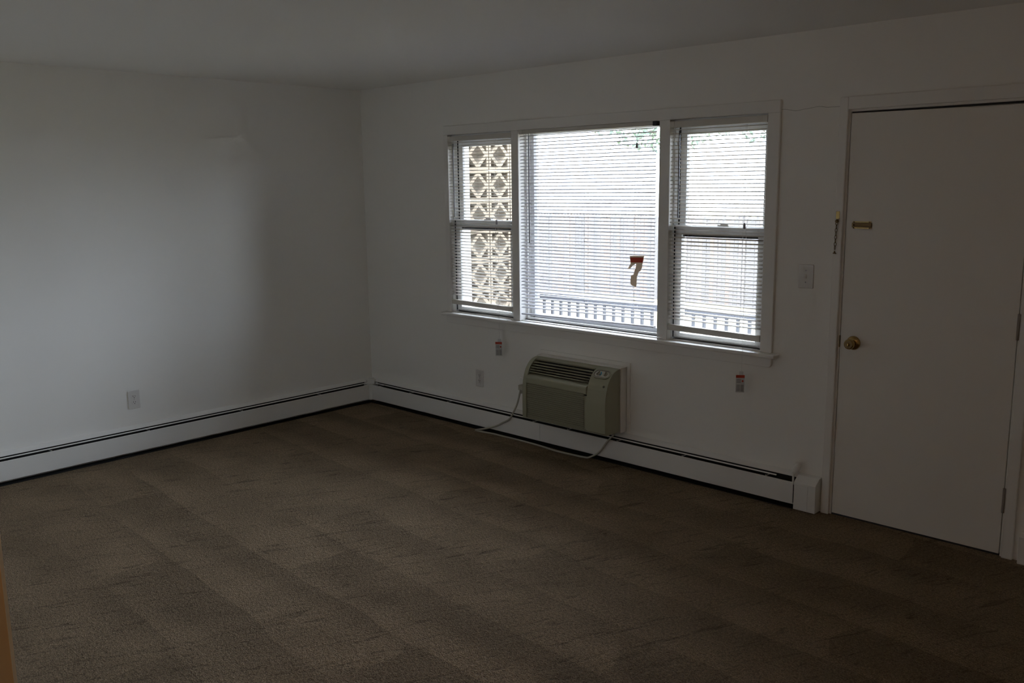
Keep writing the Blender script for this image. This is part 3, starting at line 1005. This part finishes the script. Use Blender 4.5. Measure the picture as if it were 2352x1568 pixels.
# screen of pierced concrete blocks at the left end of the porch
BS, BTK = 0.300, 0.19
xs_ = -0.75
j = 0.006
h_ = (BS - j) / 2
e = 0.026
blk = MB().box(-BTK, 0, -h_, h_, h_ - e, h_).box(-BTK, 0, -h_, h_, -h_, -h_ + e).box(-BTK, 0, -h_, -h_ + e, -h_ + e, h_ - e).box(-BTK, 0, h_ - e, h_, -h_ + e, h_ - e)
q = h_ - e
wb = 0.018
for sy in (-1, 1):
    for sz_ in (-1, 1):
        p = [(sy * (q + 0.001), sz_ * wb * 1.2), (sy * wb * 1.2, sz_ * (q + 0.001)), (sy * 0.0001 - sy * 0.0, sz_ * (q + 0.001)),
             (0.0, sz_ * (q - wb * 1.5)), (sy * (q - wb * 1.5), 0.0), (sy * (q + 0.001), 0.0)]
        blk.prism(p, 0, -BTK, 0)
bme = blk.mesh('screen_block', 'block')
scr = struct(empty('wall_porch_screen', (xs_, 1.8, -0.3)))
nb = 0
for col_ in range(-4, 2):
    yc = 2.13 + 0.304 * (col_ + 0.5)
    for row in range(-6, 4):
        zc = 1.556 + 0.30 * (row + 0.5)
        if zc > 2.45:
            continue
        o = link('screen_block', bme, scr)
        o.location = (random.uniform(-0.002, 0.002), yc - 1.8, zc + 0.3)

# railing
RY = 2.66
rl = tag(empty('porch_railing', (2.5, RY, -0.3)), 'dark grey baluster railing along the porch edge outside', 'railing')


def PR(nm, mb, m):
    mb.v = [(a - 2.5, b - RY, c + 0.3) for a, b, c in mb.v]
    return obj(nm, mb, m, rl)


PR('top_rail', box(-0.66, 6.6, RY - 0.03, RY + 0.03, 0.515, 0.575), 'railing')
PR('bottom_rail', box(-0.66, 6.6, RY - 0.02, RY + 0.02, -0.22, -0.18), 'railing')
bal = box(-0.0125, 0.0125, -0.0125, 0.0125, -0.18 + 0.3, 0.515 + 0.3).mesh('baluster', 'railing')
x = -0.60
while x < 6.6:
    o = link('baluster', bal, rl)
    o.location = (x - 2.5, 0, 0)
    x += 0.114
for x in (-0.69, 3.1, 6.6):
    PR('post', box(x - 0.04, x + 0.04, RY - 0.04, RY + 0.04, -0.30, 0.64), 'railing')

# stockade fence
FY = 11.5
fn = tag(empty('board_fence', (-2, FY, GZ)), 'pale weathered wooden board fence beyond the porch railing', 'fence')
bms = []
for i in range(4):
    b = MB()
    hgt = 1.78
    b.prism([(-0.043, 0), (0.043, 0), (0.043, hgt - 0.05), (0.02, hgt), (-0.02, hgt), (-0.043, hgt - 0.05)], 1, -0.010, 0.010)
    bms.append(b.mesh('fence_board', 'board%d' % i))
x = -13.0
k = 0
while x < 9.0 and k < 290:
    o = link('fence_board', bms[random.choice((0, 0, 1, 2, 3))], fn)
    o.location = (x + 2, random.uniform(-0.004, 0.004), random.uniform(-0.012, 0.012))
    x += 0.090
    k += 1
for z in (0.35, 1.35):
    rr = MB().box(-11.05, 11.0, 0.0145, 0.05, z, z + 0.08)
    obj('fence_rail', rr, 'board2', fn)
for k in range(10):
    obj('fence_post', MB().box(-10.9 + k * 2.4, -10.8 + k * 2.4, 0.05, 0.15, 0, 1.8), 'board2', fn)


def leaf_tree(x, y, base, top, rad, n, label, seed, cz):
    rnd = random.Random(seed)
    t = tag(empty('garden_tree', (x, y, GZ)), label, 'tree', 'trees beyond the fence')
    tr_ = MB().tube([(0, 0, 0), (0.05, 0, base), (0, 0.05, top)], [0.16, 0.12, 0.03], 8)
    for k in range(14):
        z = base + (top - base) * k / 14
        a = rnd.uniform(0, 2 * PI)
        L_ = rad * rnd.uniform(0.4, 0.8)
        tr_.tube([(0, 0, z), (L_ * 0.5 * math.cos(a), L_ * 0.5 * math.sin(a), z + 0.15), (L_ * math.cos(a), L_ * math.sin(a), z + rnd.uniform(-0.5, 0.2))], [0.05, 0.03, 0.008], 5)
    obj('trunk', tr_, 'bark', t)
    f = MB()
    for k in range(n):
        while True:
            p = Vector((rnd.uniform(-1, 1), rnd.uniform(-1, 1), rnd.uniform(-1, 1)))
            if 0.3 < p.length < 1:
                break
        p = Vector((p.x * rad, p.y * rad, cz + p.z * (top - cz)))
        d1 = Vector((rnd.uniform(-1, 1), rnd.uniform(-1, 1), rnd.uniform(-1, 1))).normalized() * 0.10
        d2 = d1.orthogonal().normalized() * 0.035
        f.add([p - d1, p + d2, p + d1, p - d2], [(0, 1, 2, 3)])
    fo = obj('foliage', f, 'leaf', t)
    fo['kind'] = 'stuff'
    return t


leaf_tree(-7.75, 15.5, 3.5, 6.2, 2.3, 3000, 'drooping evergreen tree seen through the top of the middle blind', 3, 4.7)
leaf_tree(-3.95, 14.0, 3.5, 6.0, 1.15, 1000, 'slim evergreen tree seen through the top of the right blind', 5, 4.6)
